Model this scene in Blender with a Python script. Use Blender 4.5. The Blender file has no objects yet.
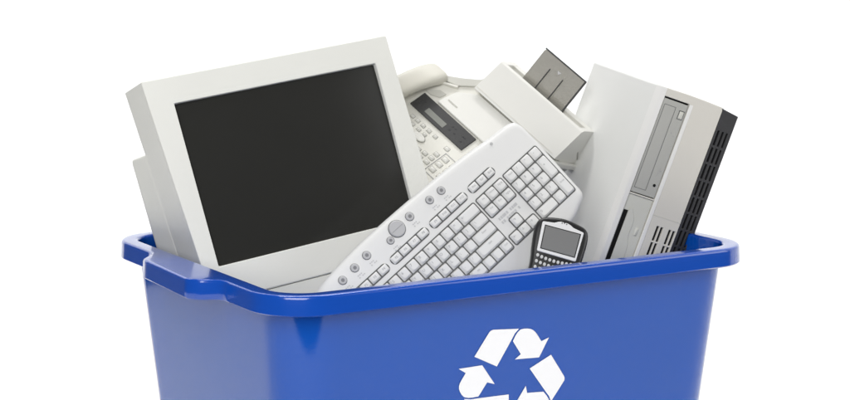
import bpy, bmesh, math, random
from mathutils import Matrix, Vector
random.seed(7)
SC = bpy.context.scene
COL = SC.collection
R = math.radians

# ------------------------------------------------------------------ materials
def material(name, base, rough=.45, spec=.5, metal=0.0, vary=.03, vscale=9, bump=.02, bscale=900,
             coat=0.0, sss=0.0):
    m = bpy.data.materials.new(name); m.use_nodes = True
    nt = m.node_tree; n = nt.nodes; l = nt.links
    b = n['Principled BSDF']
    b.inputs['Roughness'].default_value = rough
    b.inputs['Metallic'].default_value = metal
    b.inputs['Specular IOR Level'].default_value = spec
    b.inputs['Coat Weight'].default_value = coat; b.inputs['Coat Roughness'].default_value = .06
    tc = n.new('ShaderNodeTexCoord')
    no = n.new('ShaderNodeTexNoise'); no.inputs['Scale'].default_value = vscale
    no.inputs['Detail'].default_value = 5
    l.new(tc.outputs['Object'], no.inputs['Vector'])
    cr = n.new('ShaderNodeMixRGB'); cr.blend_type = 'MIX'
    cr.inputs[1].default_value = (*[max(0, c*(1-vary)) for c in base], 1)
    cr.inputs[2].default_value = (*[min(1, c*(1+vary)) for c in base], 1)
    l.new(no.outputs['Fac'], cr.inputs[0]); l.new(cr.outputs[0], b.inputs['Base Color'])
    rr = n.new('ShaderNodeMapRange'); rr.inputs['To Min'].default_value = max(.02, rough*.85)
    rr.inputs['To Max'].default_value = rough*1.15
    l.new(no.outputs['Fac'], rr.inputs['Value']); l.new(rr.outputs[0], b.inputs['Roughness'])
    if bump:
        n2 = n.new('ShaderNodeTexNoise'); n2.inputs['Scale'].default_value = bscale
        n2.inputs['Detail'].default_value = 2
        l.new(tc.outputs['Object'], n2.inputs['Vector'])
        bp = n.new('ShaderNodeBump'); bp.inputs['Strength'].default_value = bump
        bp.inputs['Distance'].default_value = .001
        l.new(n2.outputs['Fac'], bp.inputs['Height']); l.new(bp.outputs[0], b.inputs['Normal'])
    return m

M = {}
M['bin'] = material('blue_plastic', (.002, .072, .40), .05, .53, vary=.04, vscale=4, bump=.03, bscale=500, coat=.15)
M['rim'] = material('polished_blue_plastic', (.002, .064, .41), .19, .6, vary=.04, vscale=4, bump=.02, bscale=500, coat=.6)
M['symbol'] = material('white_print', (.93, .93, .93), .4, .4, vary=.01, bump=0)
M['monitor'] = material('monitor_plastic', (.765, .765, .712), .48, .4, bump=.05)
M['seam'] = material('seam_shadow_gap', (.34, .335, .31), .7, .2, bump=0)
M['screen'] = material('dark_crt_glass', (.026, .026, .0235), .16, .2, vary=.05, bump=0)
M['kbd'] = material('keyboard_plastic', (.685, .685, .67), .42, .45, bump=.05)
M['key'] = material('key_plastic', (.735, .735, .715), .42, .4, bump=.04)
M['well'] = material('key_gap_plastic', (.12, .12, .12), .6, .3, bump=0)
M['button'] = material('grey_button_plastic', (.47, .47, .47), .4, .5, bump=0)
M['legend'] = material('grey_legend_ink', (.34, .34, .35), .5, .3, bump=0)
M['icon'] = material('dark_icon_ink', (.22, .22, .225), .5, .3, bump=0)
M['faint'] = material('faint_grey_ink', (.50, .50, .50), .5, .3, bump=0)
M['pc_cover'] = material('computer_cover_paint', (.71, .715, .69), .5, .35, vary=.025, bump=.08)
M['pc_bezel'] = material('computer_bezel_plastic', (.62, .60, .545), .5, .35, bump=.06)
M['pc_edge'] = material('computer_edge_plastic', (.745, .74, .715), .45, .4, bump=.05)
M['drive'] = material('drive_grey_plastic', (.40, .40, .372), .45, .4, bump=.04)
M['bay'] = material('bay_grey_plastic', (.575, .575, .52), .45, .4, bump=.04)
M['pc_dark'] = material('charcoal_plastic', (.036, .036, .038), .5, .4, bump=.06)
M['black'] = material('black_plastic', (.006, .006, .006), .6, .3, bump=0)
M['fax'] = material('fax_plastic', (.665, .655, .60), .48, .4, bump=.05)
M['fax_white'] = material('fax_lid_plastic', (.685, .68, .64), .48, .4, bump=.05)
M['handset'] = material('handset_plastic', (.575, .56, .49), .42, .45, bump=.05)
M['panel'] = material('dark_panel', (.045, .045, .045), .4, .45, vary=.08, bump=.03)
M['lcd'] = material('grey_lcd', (.22, .225, .205), .25, .5, bump=0)
M['guide_shade'] = material('guide_and_shade_grey', (.50, .495, .45), .5, .3, bump=0)  # also the painted shade of the fax's recess and rear
M['phone'] = material('phone_charcoal', (.013, .013, .013), .35, .5, bump=.05)
M['silver'] = material('phone_silver', (.80, .80, .79), .32, .6, metal=.15, bump=0)
M['phone_lcd'] = material('phone_grey_lcd', (.20, .20, .195), .22, .5, bump=0)
M['phone_key'] = material('phone_pale_key', (.58, .58, .56), .3, .5, bump=0)
M['white'] = material('white_paper', (.90, .90, .90), .8, .2, vary=.005, vscale=1, bump=0)

def smoky():
    m = bpy.data.materials.new('smoky_clear_plastic'); m.use_nodes = True
    nt = m.node_tree; n = nt.nodes; l = nt.links
    b = n['Principled BSDF']; out = n['Material Output']
    b.inputs['Base Color'].default_value = (.30, .29, .26, 1); b.inputs['Roughness'].default_value = .2
    tr = n.new('ShaderNodeBsdfTransparent'); tr.inputs[0].default_value = (.78, .77, .73, 1)
    mx = n.new('ShaderNodeMixShader')
    no = n.new('ShaderNodeTexNoise'); no.inputs['Scale'].default_value = 12
    mr = n.new('ShaderNodeMapRange'); mr.inputs['To Min'].default_value = .50; mr.inputs['To Max'].default_value = .58
    l.new(no.outputs['Fac'], mr.inputs['Value']); l.new(mr.outputs[0], mx.inputs[0])
    l.new(tr.outputs[0], mx.inputs[1]); l.new(b.outputs[0], mx.inputs[2]); l.new(mx.outputs[0], out.inputs[0])
    return m
M['smoky'] = smoky()

# ------------------------------------------------------------------ mesh helpers
class MB:
    def __init__(self): self.v = []; self.f = []
    def add(self, vs, fs):
        o = len(self.v); self.v += [tuple(p) for p in vs]; self.f += [tuple(i+o for i in f) for f in fs]; return self
    def loft(self, loops, cap0=True, cap1=True, closed=True):
        n = len(loops[0]); vs = [p for L in loops for p in L]; fs = []
        for k in range(len(loops)-1):
            for i in range(n if closed else n-1):
                j = (i+1) % n
                fs.append((k*n+i, k*n+j, (k+1)*n+j, (k+1)*n+i))
        if cap0: fs.append(tuple(reversed(range(n))))
        if cap1: fs.append(tuple((len(loops)-1)*n+i for i in range(n)))
        return self.add(vs, fs)
    def prism(self, outline, z0, z1, inset=0.0):
        a = [(x, y, z0) for x, y in outline]
        if inset:
            b = [(x, y, z1) for x, y in offset(outline, -inset)]
        else: b = [(x, y, z1) for x, y in outline]
        return self.loft([a, b])
    def box(self, x0, x1, y0, y1, z0, z1):
        return self.prism([(x0, y0), (x1, y0), (x1, y1), (x0, y1)], z0, z1)
    def key(self, cx, cy, w, h, z0, z1, t):
        a = rrect(w, h, min(w, h)*.08, 2, cx, cy); b = rrect(w-2*t, h-2*t, min(w, h)*.14, 2, cx, cy+t*.25)
        c = rrect(w-2*t-.0016, h-2*t-.0016, min(w, h)*.14, 2, cx, cy+t*.25)
        return self.loft([[(x, y, z0) for x, y in a], [(x, y, z1-.0008) for x, y in b], [(x, y, z1) for x, y in c]])
    def disc(self, cx, cy, r, z0, z1, n=24, ry=None, bev=.0):
        ry = ry or r
        def c(k, z): return [(cx+(r-k)*math.cos(2*math.pi*i/n), cy+(ry-k)*math.sin(2*math.pi*i/n), z) for i in range(n)]
        L = [c(0, z0), c(0, z1-bev), c(bev, z1)] if bev else [c(0, z0), c(0, z1)]
        return self.loft(L)
    def grid(self, xs, ys, holes, z0, z1):
        """slab with rectangular through-holes: holes = set of (i, j) cells"""
        nx, ny = len(xs), len(ys); idx = {}
        vs = []; fs = []
        def V(i, j, k):
            if (i, j, k) not in idx:
                idx[(i, j, k)] = len(vs); vs.append((xs[i], ys[j], (z0, z1)[k]))
            return idx[(i, j, k)]
        solid = lambda i, j: 0 <= i < nx-1 and 0 <= j < ny-1 and (i, j) not in holes
        for i in range(nx-1):
            for j in range(ny-1):
                if not solid(i, j): continue
                fs.append((V(i,j,1), V(i+1,j,1), V(i+1,j+1,1), V(i,j+1,1)))
                fs.append((V(i,j,0), V(i,j+1,0), V(i+1,j+1,0), V(i+1,j,0)))
                if not solid(i-1, j): fs.append((V(i,j,0), V(i,j,1), V(i,j+1,1), V(i,j+1,0)))
                if not solid(i+1, j): fs.append((V(i+1,j,0), V(i+1,j+1,0), V(i+1,j+1,1), V(i+1,j,1)))
                if not solid(i, j-1): fs.append((V(i,j,0), V(i+1,j,0), V(i+1,j,1), V(i,j,1)))
                if not solid(i, j+1): fs.append((V(i,j+1,0), V(i,j+1,1), V(i+1,j+1,1), V(i+1,j+1,0)))
        return self.add(vs, fs)
    def build(self, name, mat, parent=None, bevel=0.0, seg=3, smooth=40, subsurf=0):
        me = bpy.data.meshes.new(name); me.from_pydata(self.v, [], self.f); me.validate()
        bm = bmesh.new(); bm.from_mesh(me)
        bmesh.ops.remove_doubles(bm, verts=bm.verts, dist=1e-6)
        bmesh.ops.recalc_face_normals(bm, faces=bm.faces)
        bm.to_mesh(me); bm.free()
        for p in me.polygons: p.use_smooth = True
        me.set_sharp_from_angle(angle=R(smooth))
        me.materials.append(mat)
        o = bpy.data.objects.new(name, me); COL.objects.link(o)
        if parent: o.parent = parent
        if bevel:
            b = o.modifiers.new('bevel', 'BEVEL'); b.width = bevel; b.segments = seg
            b.limit_method = 'ANGLE'; b.angle_limit = R(30); b.harden_normals = True
        if subsurf:
            s = o.modifiers.new('sub', 'SUBSURF'); s.levels = subsurf; s.render_levels = subsurf
        return o

def offset(poly, d):
    """offset a CCW polygon outwards by d"""
    n = len(poly); out = []
    for i in range(n):
        p0, p1, p2 = Vector(poly[i-1]), Vector(poly[i]), Vector(poly[(i+1) % n])
        a = (p1-p0).normalized(); b = (p2-p1).normalized()
        na = Vector((a.y, -a.x)); nb = Vector((b.y, -b.x))
        m = (na+nb); m = m/max(.3, 1+na.dot(nb))
        q = p1+m*d; out.append((q.x, q.y))
    return out

def rrect(w, h, r, n=6, cx=0, cy=0):
    out = []
    for sx, sy, a0 in ((1,-1,-90), (1,1,0), (-1,1,90), (-1,-1,180)):
        for k in range(n+1):
            a = R(a0+90*k/n)
            out.append((cx+sx*(w/2-r)+r*math.cos(a), cy+sy*(h/2-r)+r*math.sin(a)))
    return out

def smooth_poly(pts, n=6):
    """closed Catmull-Rom through pts"""
    out = []; N = len(pts)
    for i in range(N):
        p0, p1, p2, p3 = [Vector(pts[(i+k) % N]) for k in (-1, 0, 1, 2)]
        for j in range(n):
            t = j/n
            q = .5*((2*p1)+(p2-p0)*t+(2*p0-5*p1+4*p2-p3)*t*t+(3*p1-p0-3*p2+p3)*t**3)
            out.append((q.x, q.y))
    return out

def thing(name, label, cat, rot=None, loc=(0,0,0)):
    o = bpy.data.objects.new(name, None); COL.objects.link(o)
    o.empty_display_size = .05
    if rot: o.matrix_world = Matrix.Translation(loc) @ Matrix(rot).to_4x4()
    else: o.location = loc
    o['label'] = label; o['category'] = cat
    return o

def glyphs(items, name, mat, parent, z, thick=.00012):
    """flat printed text: items = (string, x, y, height); one mesh"""
    mb = MB()
    for s, x, y, h in items:
        cu = bpy.data.curves.new('txt', 'FONT'); cu.body = s; cu.size = h*1.38; cu.align_x = 'CENTER'; cu.align_y = 'CENTER'
        cu.resolution_u = 2
        to = bpy.data.objects.new('txt', cu)
        me = bpy.data.meshes.new_from_object(to)
        mb.add([(v.co.x+x, v.co.y+y, z) for v in me.vertices], [tuple(p.vertices) for p in me.polygons])
        bpy.data.objects.remove(to); bpy.data.curves.remove(cu); bpy.data.meshes.remove(me)
    me = bpy.data.meshes.new(name); me.from_pydata(mb.v, [], mb.f); me.materials.append(mat)
    o = bpy.data.objects.new(name, me); COL.objects.link(o); o.parent = parent
    return o

# ------------------------------------------------------------------ setting: white studio sweep
def sweep():
    f = MB()
    n = 160; rad = 2.02
    pts = []
    for i in range(n):
        x, y = rad*math.cos(2*math.pi*i/n), rad*math.sin(2*math.pi*i/n)
        over = -.485*x-.875*y-1.235
        if over > 0: x, y = x+over*.485, y+over*.875   # the table top ends a little in front of the bin
        pts.append((x, y))
    f.prism(pts, -.004, 0)
    fl = f.build('floor', M['white']); fl['kind'] = 'structure'
    b = MB(); loops = []
    RB = 2.35   # the sweep runs from 25 degrees right of the x axis round behind the bin
    prof = [(RB-.95, -.0045), (RB-.85, -.0045)]
    for k in range(1,13):
        a = R(-90+90*k/12); prof.append((RB-.85+.85*math.cos(a), -.0045+.85+.85*math.sin(a)))
    prof.append((RB, 3.4))
    for r_, z in prof:
        loops.append([(r_*math.cos(R(59-84+138*i/80)), r_*math.sin(R(59-84+138*i/80)), z) for i in range(81)])
    b.loft(loops, cap0=False, cap1=False, closed=False)
    o = b.build('backdrop', M['white'], smooth=80); o['kind'] = 'structure'
sweep()

# ------------------------------------------------------------------ recycling bin
W, D, RC, H = .80, .5862, .0748, .50
I0, TAPER = .0217, .086
def dense_rrect(w, d, r, nx=44, ny=34, nc=12):
    """points with outward normals, CCW, even counts for every size"""
    P = []
    for (ax, ay, bx, by, nxv, nyv, n) in ((-1,-1,1,-1,0,-1,nx), (1,-1,1,1,1,0,ny), (1,1,-1,1,0,1,nx), (-1,1,-1,-1,-1,0,ny)):
        x0 = ax*(w/2) if nxv else ax*(w/2-r); y0 = ay*(d/2) if nyv else ay*(d/2-r)
        x1 = bx*(w/2) if nxv else bx*(w/2-r); y1 = by*(d/2) if nyv else by*(d/2-r)
        for k in range(n+1):
            t = k/n; P.append((x0+(x1-x0)*t, y0+(y1-y0)*t, nxv, nyv))
        # corner at the end of this side
        cx = bx*(w/2-r); cy = by*(d/2-r); a0 = math.atan2(nyv, nxv)
        for k in range(1, nc):
            a = a0+math.pi/2*k/nc
            P.append((cx+r*math.cos(a), cy+r*math.sin(a), math.cos(a), math.sin(a)))
    return P
def bump(x, y, nx):
    """extra width of the hand grip moulded into the left short side"""
    if nx > -.99: return 0
    pts = [(-.1316, 0), (-.105, .037), (.074, .030), (.110, 0)]
    for (ya, a), (yb, b) in zip(pts, pts[1:]):
        if ya <= y <= yb: return a+(b-a)*(y-ya)/(yb-ya)
    return 0
def make_bin():
    t = thing('recycling_bin', 'open blue plastic recycling bin with white arrows symbol, filled with old electronics', 'recycling bin')
    def ring(inset, z, r):
        return [(x, y, z) for x, y, *_ in dense_rrect(W-2*inset, D-2*inset, r)]
    wall = MB(); L = []
    for dz in (.004, .05, .1, .15, .2, .25, .3, .35, .4, .45, .485):
        L.append(ring(I0+TAPER*dz, H-dz, RC-.012+.0*dz))
    L.append(ring(I0+TAPER*.497, .003, RC-.016)); L.append(ring(I0+TAPER*.5+.012, 0, RC-.02))
    T = .0035
    Lin = [ring(I0+TAPER*.49+T+.006, .006, RC-.02)]
    for dz in (.48, .4, .3, .2, .1, .05, .004): Lin.append(ring(I0+TAPER*dz+T, H-dz, RC-.014))
    wall.loft(L+Lin, cap0=False, cap1=False)
    n = len(L[0])
    wall.add(L[-1], [tuple(reversed(range(n)))]); wall.add(Lin[0], [tuple(range(n))])
    # moulded stacking lug below the rim, near the left end of the front wall
    wall.build('body', M['bin'], t, smooth=35)
    # rolled rim: profile walked outwards (d = outward from the rim's inner edge, z)
    rim = MB(); IN = .0255
    base = dense_rrect(W-2*IN, D-2*IN, RC-.0245)
    prof = []
    for a in range(0, 91, 15): prof.append((.005-.005*math.cos(R(a)), -.005+.005*math.sin(R(a)), 0))
    prof += [(.012, .0, .5)]
    for a in range(0, 91, 15): prof.append((IN-.005+.005*math.sin(R(a)), -.005+.005*math.cos(R(a)), 1))
    prof += [(IN+.0006, -.016, 1), (IN+.0012, -.0255, 1), (IN-.001, -.0275, 1), (IN-.003, -.0275, 1), (IN-.004, -.024, 1), (IN-.004, -.008, 1), (.001, -.0075, 0)]
    loops = []
    for d, z, g in prof:
        loops.append([(x+nx*(d+g*bump(x, y, nx)), y+ny*d, H+z) for x, y, nx, ny in base])
    rim.loft(loops+[loops[0]], cap0=False, cap1=False)
    rim.build('rim', M['rim'], t, smooth=50)
    # gussets moulded under the grip
    # printed symbol on the front wall (u along x, v down the slope)
    sl = math.hypot(1, TAPER); zc = .0009
    def P(u, v):
        dz = -v/sl
        return (u, -(D/2-I0-TAPER*dz)-zc, H-dz-zc*TAPER)
    c = Vector((-.0221, -.15856)); cr = Vector((-.0211, -.1536)); ma, mb_ = .8233, .1157   # the print is a little wider than tall
    def rot(p, a):
        q = Vector(p)-cr; a = R(a); X = ma*q.x+mb_*q.y; Y = q.y
        X, Y = X*math.cos(a)-Y*math.sin(a), X*math.sin(a)+Y*math.cos(a)
        return (cr.x+(X-mb_*Y)/ma, cr.y+Y)
    A1 = [(-.063,.0417), (-.025,.0229), (-.0023,.0598), (.0018,.0670), (.0085,.0733), (-.0345,.0768), (-.0385,.0757), (-.0410,.0735)]
    A2 = [(-.0006,.0564), (.014,.0358), (.0043,.0293), (.0455,.0272), (.0604,.0546), (.0477,.0506), (.0399,.0612), (.0365,.0652), (.033,.0682), (.0285,.0705), (.0235,.0718), (.0165,.0724), (.0109,.0718), (.0062,.0680), (.0028,.0632)]
    A1 = [(x+c.x, y+c.y) for x, y in A1]; A2 = [(x+c.x, y+c.y) for x, y in A2]
    mb = MB()
    for k in (0, 120, 240):
        for poly in (A1, A2):
            q = [rot(p, -k) for p in poly]
            mb.add([P(*p) for p in q], [tuple(range(len(q)))])
    o = mb.build('recycling_symbol', M['symbol'], t)
    o['label'] = 'white three-arrow recycling symbol on the front wall'
make_bin()

# ------------------------------------------------------------------ CRT monitor
def make_monitor():
    s = 1.0296
    rot = [[.9884,-.1254,-.0859],[-.0461,.2908,-.9557],[.1448,.9485,.2816]]
    t = thing('crt_monitor', 'white CRT monitor with dark blank screen tilted back at the left of the bin', 'monitor', rot, (-.1702,.0994,.6178))
    q = lambda L: [(x*s, y*s, z*s) for x, y, z in L]
    def loop(xl0, xl1, xr0, xr1, yt, yb, z): # left-bottom, right-bottom, right-top, left-top
        return q([(xl1, yb, z), (xr1, yb, z), (xr0, yt, z), (xl0, yt, z)])
    f = MB()
    out_b = loop(-.2045,-.183,.192,.201,.1592,-.1685,-.066)
    out_f = loop(-.2015,-.1800,.1890,.1985,.1580,-.1680,.010)
    in_f = loop(-.1612,-.1582,.1610,.1602,.1192,-.1197,.0085)
    in_b = loop(-.1608,-.1578,.1606,.1598,.1188,-.1193,-.002)
    f.loft([out_b, out_f, in_f, in_b], cap0=False, cap1=False)
    f.add(out_b, [(3,2,1,0)])
    f.build('bezel', M['monitor'], t, bevel=.0024, seg=3)
    # curved glass
    g = MB(); nx, ny = 24, 18; vs = []; fs = []
    for j in range(ny+1):
        for i in range(nx+1):
            a = -1+2*i/nx; b = -1+2*j/ny
            xl = -.1612+.003*(1-j/ny); xr = .1610-.0007*(1-j/ny)
            vs.append(((xl+(xr-xl)*i/nx)*s, (-.1197+.2390*j/ny)*s, (.0035+.0035*(1-a*a*.6-b*b*.4)-.0035)*s))
    for j in range(ny):
        for i in range(nx):
            k = j*(nx+1)+i; fs.append((k, k+1, k+nx+2, k+nx+1))
    g.add(vs, fs); o = g.build('screen', M['screen'], t, smooth=180)
    # chin below the bezel, a fine seam between
    c = MB()
    c.loft([loop(-.181,-.176,.200,.203,-.1690,-.215,-.066), loop(-.1785,-.174,.198,.201,-.1690,-.215,.0080)])
    c.build('chin', M['monitor'], t, bevel=.0014)
    sm = MB(); sm.loft([loop(-.177,-.177,.197,.197,-.167,-.172,-.06), loop(-.177,-.177,.197,.197,-.167,-.172,.0060)])
    sm.build('seam', M['seam'], t)
    # rear housing, stepped in below the top of the bezel, tapering to the back
    h = MB()
    h.loft([loop(-.1972,-.1795,.1900,.2005,.066,-.196,-.0665),
            loop(-.2003,-.1935,.197,.1985,.070,-.185,-.130),
            loop(-.190,-.182,.188,.190,.069,-.155,-.150),
            loop(-.135,-.12,.13,.13,.055,-.03,-.200)])
    h.build('rear_housing', M['monitor'], t, bevel=.006)
    v = MB()
    for k in range(7): v.box((-.08+.022*k)*s, (-.072+.022*k)*s, -.01*s, .04*s, -.2035*s, -.1995*s)
    v.build('vent', M['black'], t)
make_monitor()

# ------------------------------------------------------------------ keyboard
def make_keyboard():
    U = .019*.933
    rot = [[.8159,-.5152,-.2624],[.0030,.4576,-.8891],[.5781,.7247,.3749]]
    t = thing('computer_keyboard', 'pale grey multimedia keyboard with round shortcut buttons leaning in the middle of the bin', 'keyboard', rot, (.0088,-.1111,.5705))
    outline = [(5.4,-6.85),(6.9,-6.35),(7.75,-5.95),(8.05,-5.4),(8.07,-4.4),(8.12,-1.3),(8.12,1.2),(8.08,1.9),(7.90,2.45),(7.50,2.80),(6.72,2.95),(4.99,3.08),
               (2.88,3.34),(-.44,3.58),(-3.83,3.72),(-7.22,3.78),(-9.8,3.76),(-12.5,3.56),(-14.6,3.22),(-15.5,2.6),(-15.9,1.6),(-16.0,-1),(-15.95,-4.6),(-15.5,-5.9),(-13,-6.9),(-8,-7.5),(-2,-7.5),(2,-7.3)]
    ol = [(x*U, y*U) for x, y in smooth_poly(outline, 5)]
    b = MB(); n = len(ol)
    def lvl(d, z): return [(x, y, z) for x, y in offset(ol, -d)]
    b.loft([lvl(.006,-.024), lvl(.001,-.020), lvl(0,-.014), lvl(.0012,-.0085), lvl(.0035,-.0045), lvl(.007,-.0018), lvl(.012,0)])
    b.build('body', M['kbd'], t, smooth=60)
    # wells: the dark gap that runs round each block of keys
    def well(x0, x1, y0, y1, r=.35):
        w = MB(); w.prism([(x*U, y*U) for x, y in rrect(x1-x0+.10, y1-y0+.10, r, 4, (x0+x1)/2, (y0+y1)/2)], -.001, .0007)
        return w.build('key_well', M['well'], t)
    FY0, FY1 = .52, 1.26
    fg = [(-13.05,-9.05), (-8.62,-4.5), (-4.08,.0), (.45,3.3)]
    well(-15,0,-5,0,.2); well(.25,3.25,-2,0,.2); well(3.5,7.5,-5,0,.2)
    o_ = well(.25,3.25,-5,-4,.2); well(1.25,2.25,-4.02,-3,.2)
    for x0, x1 in fg: well(x0, x1, FY0, FY1, .4)
    well(-15.0,-14.1,FY0,FY1,.4)
    # keys
    keys = []
    def row(y, x0, items):
        x = x0
        for lab, w in items:
            if lab is not None: keys.append((x, y, w, 1, lab))
            x += w
    row(0,-15,[(k,1) for k in '`1234567890-=']+[('\u2190',2)])
    row(-1,-15,[('Tab',1.5)]+[(k,1) for k in 'QWERTYUIOP[]']+[('\\',1.5)])
    row(-2,-15,[('Caps',1.75)]+[(k,1) for k in 'ASDFGHJKL;\'']+[('Enter',2.25)])
    row(-3,-15,[('Shift',2.25)]+[(k,1) for k in 'ZXCVBNM,./']+[('Shift',2.75)])
    row(-4,-15,[('Ctrl',1.5),('',1),('Alt',1.5),('',6.5),('Alt',1.5),('',1),('',1),('Ctrl',1)])
    row(0,.25,[('Ins',1),('Home',1),('PgUp',1)]); row(-1,.25,[('Del',1),('End',1),('PgDn',1)])
    row(-3,1.25,[('\u2191',1)]); row(-4,.25,[('\u2190',1),('\u2193',1),('\u2192',1)])
    row(0,3.5,[('Num',1),('/',1),('*',1),('-',1)])
    row(-1,3.5,[(k,1) for k in '789']); row(-2,3.5,[(k,1) for k in '456']); row(-3,3.5,[(k,1) for k in '123'])
    row(-4,3.5,[('0',2),('.',1)])
    keys.append((6.5,-1,1,2,'+')); keys.append((6.5,-3,1,2,'Enter'))
    small = []
    names = [['F1','F2','F3','F4'],['F5','F6','F7','F8'],['F9','F10','F11','F12'],['Prt','Scr','Brk']]
    for (x0, x1), nm in zip(fg, names):
        w = (x1-x0)/len(nm)
        for k, lab in enumerate(nm): small.append((x0+k*w, FY1, w, FY1-FY0, lab))
    small.append((-15.0, FY1, .9, FY1-FY0, 'Esc'))
    allk = [(*k, .0062, .095) for k in keys]+[(*k, .0042, .07) for k in small]
    # the few hidden lowest under the rim go together
    allk.sort(key=lambda k: -(k[0]*.5776+k[1]*.7248))
    def kmesh(mb, k):
        x, y, w, h, lab, z1, tp = k
        mb.key((x+w/2)*U, (y-h/2)*U, (w-.095)*U, (h-.095)*U, .0002, z1, tp*U)
    for k in allk[:97]:
        mb = MB(); kmesh(mb, k)
        o = mb.build('key', M['key'], t, smooth=25)
        x, y, w, h, lab, z1, tp = k
        if lab:
            hh = .16 if len(lab) > 1 else .25
            lx = x+(.30 if len(lab) == 1 else w/2); ly = y-h*.34
            if h < .8: lx = x+w/2; ly = y-h*.45; hh = .2
            glyphs([(lab, lx*U, ly*U, hh*U)], 'legend', M['legend'], o, z1+.00025)
    mb = MB()
    for k in allk[97:]: kmesh(mb, k)
    o = mb.build('lower_keys', M['key'], t, smooth=25); o['kind'] = 'stuff'
    # round shortcut buttons, big wheel
    for x, y, r in ((-12.65,2.47,.34),(-11.22,2.56,.34),(-9.78,2.66,.34),(-7.45,2.25,.30),(-4.87,2.65,.35),(-2.64,2.55,.33),(-1.35,2.49,.33)):
        ring = MB(); ring.disc(x*U, y*U, (r+.035)*U, -.0005, .0005); rg = ring.build('button_ring', M['well'], t)
        d = MB(); d.disc(x*U, y*U, r*U, 0, .0022, bev=.0008); bt = d.build('button', M['button'], t)
        ic = MB(); ic.disc(x*U, y*U, r*.45*U, .0022, .0024, 10); ic.build('icon', M['icon'], bt)
        tx = MB()
        for j in range(2):
            for i in range(4):
                if (i*3+j) % 5 == 4: continue
                tx.box((x-.28+i*.17)*U, (x-.17+i*.17)*U, (y-.72-.2*j)*U, (y-.62-.2*j)*U, 0, .0003)
        tx.build('caption', M['faint'], t)
    ring = MB(); ring.disc(-6.38*U, 2.6*U, .74*U, -.0005, .0006, 36); ring.build('button_ring', M['well'], t)
    d = MB(); d.disc(-6.38*U, 2.6*U, .69*U, 0, .0030, 36, bev=.0012); wh = d.build('volume_button', M['button'], t)
    l = MB(); l.box(-6.96*U, -5.80*U, 2.57*U, 2.63*U, .0026, .0032); l.build('split_line', M['legend'], wh)
    d = MB(); d.disc(4.72*U, 2.55*U, .13*U, -.0005, .0006, 14); d.build('indicator_light', M['button'], t)
    # grey printed mark between navigation block and arrow keys
    mk = MB()
    for j in range(2):
        for i in range(10):
            if (i*7+j*3) % 6 == 5: continue
            mk.box((.65+i*.22)*U, (.80+i*.22+.03*(i % 3))*U, (-2.60-.38*j)*U, (-2.36-.38*j)*U, 0, .0004)
    mk.build('printed_mark', M['faint'], t)
make_keyboard()

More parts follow.
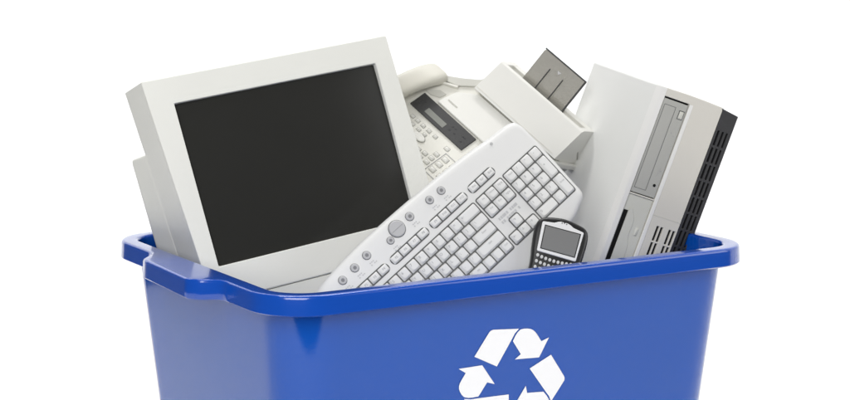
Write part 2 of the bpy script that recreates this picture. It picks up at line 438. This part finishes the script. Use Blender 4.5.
# ------------------------------------------------------------------ desktop computer
def make_pc():
    s = 1.042
    rot = [[.922,.2994,-.2456],[-.2097,-.1471,-.9666],[-.3256,.9427,-.0729]]
    t = thing('desktop_computer', 'off-white desktop computer standing on end with grey disc drive at the right of the bin', 'computer', rot, (.3136,-.163,.7303))
    def sc(mb): mb.v = [(x*s, y*s, z*s) for x, y, z in mb.v]; return mb
    LEN = .36
    c = MB(); c.box(.0, .118, -LEN, .0, -.2616, -.0212)
    sc(c).build('cover', M['pc_cover'], t, bevel=.002)
    # bezel: openings for the drive, the floppy bay and the vent slots
    xs = [0, .0085, .0508, .0698, .0741, .0765, .0808, .0905, .0948, .0973, .1016, .1045]
    ys = [-LEN, -.3200]
    rows = []
    y = -.1950
    slot = []
    for k in range(5):
        slot.append((y-.0225, y)); y -= .0253
    ys = sorted(set([-LEN, -.355] + [v for a, b in slot for v in (a, b)] + [-.1615, -.1590, -.0115, .0]))
    holes = set()
    for i in range(len(xs)-1):
        for j in range(len(ys)-1):
            xm = (xs[i]+xs[i+1])/2; ym = (ys[j]+ys[j+1])/2
            if .0085 < xm < .0508 and (-.159 < ym < -.0115 or -.355 < ym < -.1615): holes.add((i, j))
            if any(a < ym < b for a, b in slot) and (.0698 < xm < .0741 or .0765 < xm < .0808 or .0905 < xm < .0948 or .0973 < xm < .1016): holes.add((i, j))
    b = MB(); b.grid(xs, ys, holes, -.021, .0)
    # round the upper outer corner of the light bezel
    b.v = [(x, yy+(-.0045 if (x > .1044 and yy > -.001) else .0012*math.sin(math.pi*min(1, max(0, x/.1))) if yy > -.001 else 0), z) for x, yy, z in b.v]
    bz = sc(b).build('front_bezel', M['pc_bezel'], t, bevel=.0012, seg=2)
    # the paler lip that frames the drives
    lp = MB()
    lp.box(-.0006, .0083, -LEN+.001, .0006, -.0205, .0012)
    lp.box(.0510, .0570, -LEN+.001, -.0116, -.02, .0010)
    sc(lp).build('lip', M['pc_edge'], t, bevel=.0011, seg=2)
    k = MB(); k.box(.0686, .1030, -.335, -.185, -.0235, -.0035); sc(k).build('vent_shade_plate', M['black'], t)  # black plate just under the surface stands in for dark slot depth
    seam = MB(); seam.box(.058, .1044, -.1812, -.1805, -.002, .0003); sc(seam).build('seam', M['guide_shade'], t)
    # disc drive
    gap = MB(); gap.box(.0086, .0507, -.1610, -.0116, -.020, -.0050); sc(gap).build('drive_gap', M['black'], t)
    d = MB(); d.box(.0096, .0500, -.1578, -.0140, -.019, -.0012)
    dr = sc(d).build('disc_drive', M['drive'], t, bevel=.0006, seg=2)
    tr = MB(); tr.grid([.0128,.0133,.0318,.0323], [-.1505,-.1500,-.0225,-.0220], {(1,1)}, -.0012, -.0008)
    tr2 = sc(tr).build('tray_outline', M['well'], dr)
    e = MB(); e.key(.0435,-.0310,.0075,.0120,-.0012,.0010,.0008); sc(e).build('eject_button', M['bay'], dr)
    er = MB(); er.key(.0435,-.0310,.0092,.0138,-.0012,-.0006,.0003); sc(er).build('button_gap', M['well'], dr)
    jk = MB(); jk.disc(.0428,-.1397,.0023,-.0012,-.0007,16); sc(jk).build('headphone_jack', M['black'], dr)
    mk = MB(); mk.box(.0385,.0397,-.0600,-.0585,-.0012,-.0008); mk.box(.0435,.0447,-.0640,-.0625,-.0012,-.0008)
    for i in range(4): mk.box(.0408+.0006*i,.0412+.0006*i,-.1255+.0035*i,-.1235+.0035*i,-.0012,-.0008)
    mk.box(.0440,.0452,-.1180,-.1165,-.0012,-.0008)
    sc(mk).build('drive_marks', M['legend'], dr)
    # floppy bay: smooth grey fascia with a slot and a scooped finger rest
    fb = MB(); xs2 = [.0087,.0105,.0185,.0506]; ys2 = [-.3545,-.29,-.1862,-.1617]
    fb.grid(xs2, ys2, {(1,1)}, -.016, -.0020)
    fbo = sc(fb).build('floppy_bay', M['bay'], t, bevel=.0012, seg=2)
    sl = MB(); sl.box(.0103,.0187,-.2905,-.1858,-.018,-.0045); sc(sl).build('slot', M['black'], fbo)
    sp = [(.0188,-.1870),(.0262,-.1905),(.0300,-.200),(.0300,-.222),(.0345,-.238),(.0352,-.262),(.031,-.278),(.0188,-.288)]
    so = MB(); so.prism(smooth_poly(sp, 4), -.0021, -.0006, inset=.0009); sc(so).build('finger_rest', M['bay'], fbo)
    eb = MB(); eb.key(.0415,-.2130,.0060,.0130,-.0022,-.0004,.0008); sc(eb).build('eject_button', M['bay'], fbo)
    # dark side strip with two columns of vent slots
    xs = [.1046,.1082,.1118,.1158,.1192,.1226,.1260,.1345]
    xs = [.1046,.1098,.1135,.1176,.1212,.1250,.1284,.1345]
    ys = [-LEN]; yv = []
    y = -.0335
    while y-.0225 > -LEN+.006: yv.append((y-.0225, y)); y -= .0262
    ys = sorted([-LEN, 0]+[v for a, b_ in yv for v in (a, b_)])
    holes = set()
    for i in (1, 3, 5):
        for j in range(len(ys)-1):
            ym = (ys[j]+ys[j+1])/2
            if any(a < ym < b_ for a, b_ in yv): holes.add((i, j))
    st = MB(); st.grid(xs, ys, holes, -.0205, -.0015)
    st.v = [(x, yy-(.0015+(x-.1046)*.12 if yy > -.001 else 0), z-(x-.1046)*.08) for x, yy, z in st.v]
    sc(st).build('vent_strip', M['pc_dark'], t, bevel=.0007, seg=2)
    bk = MB(); bk.box(.1070,.1310,-.356,-.030,-.0262,-.0120); sc(bk).build('vent_shade_plate', M['black'], t)  # black plate painting the strip's slots dark
    ch = MB(); ch.box(.1182,.1300,-LEN+.002,-.006,-.255,-.0240); sc(ch).build('side_panel', M['pc_dark'], t, bevel=.002)
make_pc()

# ------------------------------------------------------------------ fax machine
def make_fax():
    s = 1.0138
    rot = [[.2883,.8627,-.4156],[-.7848,-.0358,-.6188],[-.5487,.5045,.6666]]
    t = thing('fax_machine', 'cream fax machine with handset, dark control panel and smoky paper tray behind the keyboard', 'fax machine', rot, (.1042,.2302,.6834))
    def sc(mb): mb.v = [(x*s, y*s, z*s) for x, y, z in mb.v]; return mb
    ol = [(-.055,-.13),(.236,-.13),(.236,.140),(.055,.150),(.045,.1180),(.020,.098),(-.005,.0810),(-.022,.068),(-.040,.040),(-.052,-.02)]
    b = MB(); b.prism(ol, -.062, .0); sc(b).build('body', M['fax'], t, bevel=.005)
    lg = MB(); lz = [(.0895,.0130),(.1440,-.0515),(.1375,-.0565),(.0830,.0075)]
    lg.loft([[(.20, y, z) for y, z in lz], [(.2500, y, z) for y, z in lz]]); sc(lg).build('ledge', M['fax_white'], t, bevel=.0012)
    p = MB(); p.prism([(.0,.0),(.1255,.0),(.1255,.0320),(.0,.0320)], .0004, .0030); pn = sc(p).build('control_panel', M['panel'], t, bevel=.0012)
    pl = MB(); pl.box(.0285,.0725,.0062,.0165,.0028,.0034); sc(pl).build('display', M['lcd'], pn)
    pb = MB()
    for x, y in ((.0105,.020),(.016,.020),(.0105,.012),(.083,.020),(.083,.012),(.094,.013),(.112,.019),(.112,.010),(.108,.019),(.089,.0205)): pb.key(x, y, .0045, .0035, .0028, .0040, .0005)
    sc(pb).build('panel_buttons', M['pc_dark'], pn)
    # keypad on the sloping front
    def btn(x, y, w, h): 
        r = MB(); r.key(x, y, w+.0016, h+.0016, .0, .0006, .0002); rr = sc(r).build('button_gap', M['seam'], t)
        k = MB(); k.key(x, y, w, h, .0004, .0026, .0008); sc(k).build('button', M['fax_white'], t)
    for x in (.0216,.0340,.0474,.0614,.0767): btn(x, -.0122, .0070, .0052)
    for x in (.0335,.0480,.0620): btn(x, -.0225, .0070, .0045)
    for x, y in ((.1072,-.0140),(.1040,-.0333),(.1040,-.0440),(.1045,-.0545),(.090,-.0455),(.090,-.0560),(.0765,-.0480)): btn(x, y, .0085, .0060)
    r = MB(); r.disc(.0595,-.0320,.0135,.0,.0006,28,ry=.0075); sc(r).build('button_gap', M['seam'], t)
    k = MB(); k.disc(.0595,-.0320,.0125,.0004,.0026,28,ry=.0066,bev=.0008); sc(k).build('rocker_button', M['fax_white'], t)
    fr = MB(); fr.grid([.1125,.1133,.1490,.1498],[-.0680,-.0672,-.0215,-.0207],{(1,1)},.0,.0008); sc(fr).build('keypad_frame', M['legend'], t)
    for x in (.1215,.1400):
        for y in (-.030,-.043,-.057): btn(x, y, .0105, .0075)
    # document cover and its guides, between the panel and the hopper
    c = MB(); c.prism([(.028,.0345),(.222,.0345),(.222,.094),(.064,.0930),(.036,.070)], .0004, .0062); sc(c).build('document_cover', M['fax_white'], t, bevel=.0018)
    g = MB(); g.prism([(-.004,.0370),(.0085,.0365),(.0235,.0440),(.0255,.0560),(.0120,.0540)], .0004, .0018); sc(g).build('shaded_paper_guide', M['guide_shade'], t)  # recess shading put into the grey of this pad
    g = MB(); g.prism([(.0390,.0480),(.0600,.0480),(.0600,.0500),(.0390,.0500)], .0062, .0072); sc(g).build('guide_line', M['guide_shade'], t)
    st = MB(); st.prism([(-.006,.0585),(.030,.0760),(.028,.0800),(-.006,.0620)], .0004, .006); sc(st).build('cover_hinge', M['fax'], t, bevel=.001)
    rc = MB(); rc.prism([(-.004,.0790),(.003,.0715),(.026,.0800),(.047,.1010),(.060,.1120),(.060,.150),(.050,.1400),(.0420,.1160),(.0200,.0965)], .0004, .0040); sc(rc).build('shaded_rear_cover', M['guide_shade'], t, bevel=.0015)  # grey stands in for shade where the body's rear turns away
    # hopper: wedge whose section is bottom - ridge - back - foot
    sec = [(.0911,.0152),(.1492,.0319),(.1545,.0300),(.1545,.0145),(.1685,.0080),(.1685,.0150),(.1796,.0052),(.145,-.0506),(.110,-.012)]
    flat = [(.0911,.0152),(.1492,.0319),(.1545,.0300),(.1548,.0297),(.1683,.0166),(.1685,.0164),(.1796,.0052),(.145,-.0506),(.110,-.012)]
    def ring(x, sc_): return [(x, y, z) for y, z in sc_]
    h = MB(); h.loft([ring(.0541, flat), ring(.0640, flat), ring(.0645, sec), ring(.2325, sec), ring(.2330, flat), ring(.2428, flat)])
    hop = sc(h).build('hopper', M['fax_white'], t, bevel=.0017, seg=3, smooth=25)
    cr = MB(); cr.prism([(.0545,.0955),(.2330,.0955),(.2330,.0963),(.0545,.0963)], .0160, .0172); sc(cr).build('crease', M['fax'], t)
    hk = MB(); hk.box(.2427,.2431,.1415,.1440,-.036,-.016); sc(hk).build('side_catch', M['seam'], t)
    # smoky paper support standing in the slot
    a = R(33); ca, sa = math.cos(a), math.sin(a)
    T0 = Vector((0,.1600,.0090))
    def tp(x, l, w): return (x, T0.y+l*ca-w*sa, T0.z+l*sa+w*ca)
    ts = MB()
    oo = [(.0905,-.012),(.1835,-.012),(.1835,.062),(.1815,.0655),(.178,.0670),(.096,.0670),(.0925,.0655),(.0905,.062)]
    ts.loft([[tp(x, l, 0) for x, l in oo], [tp(x, l, .0022) for x, l in oo]])
    tray = sc(ts).build('paper_support', M['smoky'], t, bevel=.0006, seg=2)
    rb = MB()
    for x in (.1200,.1500):
        rb.loft([[tp(x-.0008, 0, .0022), tp(x+.0008, 0, .0022), tp(x+.0008, .045, .0022), tp(x-.0008, .045, .0022)],
                 [tp(x-.0008, 0, .0036), tp(x+.0008, 0, .0036), tp(x+.0008, .045, .0036), tp(x-.0008, .045, .0036)]])
    sc(rb).build('rib', M['panel'], tray)
    rb = MB()
    for (xa, xb, la, lb) in ((.0905,.1835,.0650,.0672),(.1815,.1838,-.005,.0655)):
        rb.loft([[tp(xa, la, -.0003), tp(xb, la, -.0003), tp(xb, lb, -.0003), tp(xa, lb, -.0003)],
                 [tp(xa, la, .0026), tp(xb, la, .0026), tp(xb, lb, .0026), tp(xa, lb, .0026)]])
    sc(rb).build('edge_strip', M['panel'], tray)
    mk = MB(); mk.loft([[tp(.1365, .046, .0023), tp(.1405, .051, .0023), tp(.1325, .051, .0023)], [tp(.1365, .046, .0026), tp(.1405, .051, .0026), tp(.1325, .051, .0026)]])
    sc(mk).build('arrow_mark', M['faint'], tray)
    # handset lying in its cradle at the left end
    hs = MB(); L = []
    for y, zc, w, hh in ((.0790,.0070,.024,.012),(.0775,.0070,.036,.021),(.0735,.0080,.043,.027),(.063,.0100,.046,.028),(.050,.0160,.046,.024),(.03,.0195,.045,.021),(.0,.0210,.044,.020),(-.03,.0195,.045,.021),(-.055,.0160,.046,.024),(-.072,.0120,.046,.028),(-.084,.0105,.043,.027),(-.090,.0100,.03,.018)):
        ring_ = []
        for i in range(20):
            an = 2*math.pi*i/20; ce, se = math.cos(an), math.sin(an)
            ring_.append((-.0215+.19*(y-.02)+(w-.004)/2*math.copysign(abs(ce)**.5, ce), y, zc+hh*.46*math.copysign(abs(se)**.5, se)))
        L.append(ring_)
    hs.loft(L); sc(hs).build('handset', M['handset'], t, smooth=60, subsurf=2)
make_fax()

# ------------------------------------------------------------------ mobile phone
def make_phone():
    s = .7264
    rot = [[.8334,.4344,-.3417],[-.4846,.277,-.8297],[-.2658,.8571,.4413]]
    t = thing('mobile_phone', 'small black mobile phone with silver screen frame and keypad in front of the keyboard', 'phone', rot, (.1069,-.1927,.5168))
    def sc(mb): mb.v = [(x*s, y*s, z*s) for x, y, z in mb.v]; return mb
    half = [(0,.0500),(.012,.0490),(.026,.0465),(.041,.0425),(.0500,.0355),(.0540,.0250),(.0550,.008),(.0530,-.02),(.0495,-.05),(.0490,-.08),(.046,-.100),(.034,-.110),(0,-.113)]
    ol = smooth_poly([(-x, y) for x, y in half[1:-1]]+[half[-1]]+[(x, y) for x, y in reversed(half[1:-1])]+[half[0]], 4)
    def lv(d, z): return [(x, y, z) for x, y in offset(ol, -d)]
    b = MB(); b.loft([lv(.006,-.026), lv(.001,-.022), lv(0,-.012), lv(.001,-.005), lv(.004,-.002), lv(.008,-.0008)])
    sc(b).build('body', M['phone'], t, smooth=60)
    fo = [(-.0440,.0290),(-.0420,.0318),(-.020,.0345),(-.013,.0385),(-.007,.0405),(.007,.0405),(.013,.0385),(.020,.0345),(.0412,.0305),(.0428,.0285),(.0388,-.0322),(.0365,-.0342),(-.0410,-.0325),(-.0428,-.0300)][::-1]
    f = MB(); f.prism(fo, -.001, .0016, inset=.0010); fr = sc(f).build('silver_frame', M['silver'], t, bevel=.0006, seg=2)
    sc_ = [(-.0378,.0250),(.0372,.0252),(.0350,-.0268),(-.0372,-.0262)][::-1]
    g = MB(); g.prism(sc_, .0, .0020); sc(g).build('screen_edge', M['phone'], t)
    sc2 = [(-.0358,.0230),(.0350,.0232),(.0330,-.0250),(-.0352,-.0244)][::-1]
    g = MB(); g.prism(sc2, .001, .0023); sc(g).build('screen', M['phone_lcd'], t)
    lg = MB()
    for x in (-.0048,0,.0048): lg.key(x, .0372+(.0010 if x == 0 else 0), .0034, .0036, .0015, .0021, .0003)
    sc(lg).build('emblem', M['phone'], fr)
    n = 0
    for r in range(5):
        for c in range(10):
            x = -.0385+c*.00855; y = -.0445-r*.0125-.004*abs((c-4.5)/4.5)**2*(-1)
            k = MB(); k.disc(x, y, .0031, -.0012, .0014, 10, ry=.0038, bev=.0008); sc(k).build('key', M['phone_key'], t)
make_phone()

# ------------------------------------------------------------------ camera
yaw, pitch = .542734702, .144017455
C = Vector((-1.342335333, -2.216050012, .936813975))
cd = bpy.data.cameras.new('camera'); cd.lens = 73.67741; cd.sensor_width = 36; cd.clip_end = 100; cd.clip_start = .05
cam = bpy.data.objects.new('camera', cd); COL.objects.link(cam)
cam.location = C; cam.rotation_euler = (math.pi/2-pitch, 0, -yaw)
SC.camera = cam

# ------------------------------------------------------------------ studio lamps
rt = Vector((math.cos(yaw), -math.sin(yaw), 0)); fw = Vector((math.sin(yaw), math.cos(yaw), 0)); up = Vector((0,0,1))
def area(name, pos, target, size, power, sy=None, col=(1,1,1)):
    ld = bpy.data.lights.new(name, 'AREA'); ld.energy = power; ld.color = col
    ld.shape = 'RECTANGLE'; ld.size = size; ld.size_y = sy or size
    o = bpy.data.objects.new(name, ld); COL.objects.link(o); o.location = pos
    o.rotation_euler = (Vector(target)-Vector(pos)).to_track_quat('-Z', 'Y').to_euler()
    return o
ctr = Vector((0,0,.5))
area('key_softbox', ctr-rt*.5-fw*2.6+up*1.2, ctr, 2.0, 74)
area('top_softbox', ctr+up*2.2+fw*.4, ctr, 1.6, 4)
area('fill_softbox', ctr+rt*2.5-fw*.7+up*.9, ctr, 1.6, 19)
for a, p in ((59-34, 29), (59+40, 42)):
    d = Vector((math.cos(R(a)), math.sin(R(a)), 0))
    area('background_lamp', d*.95+up*3.1, d*2.3+up*.7, 1.4, p, .5)

w = bpy.data.worlds.new('World'); SC.world = w; w.use_nodes = True
w.node_tree.nodes['Background'].inputs[0].default_value = (1,1,1,1)
w.node_tree.nodes['Background'].inputs[1].default_value = .09

SC.view_settings.view_transform = 'Standard'; SC.view_settings.look = 'None'
SC.view_settings.exposure = 0; SC.view_settings.gamma = 1
SC.cycles.max_bounces = 8; SC.cycles.use_denoising = True; SC.cycles.denoising_input_passes = 'RGB_ALBEDO'
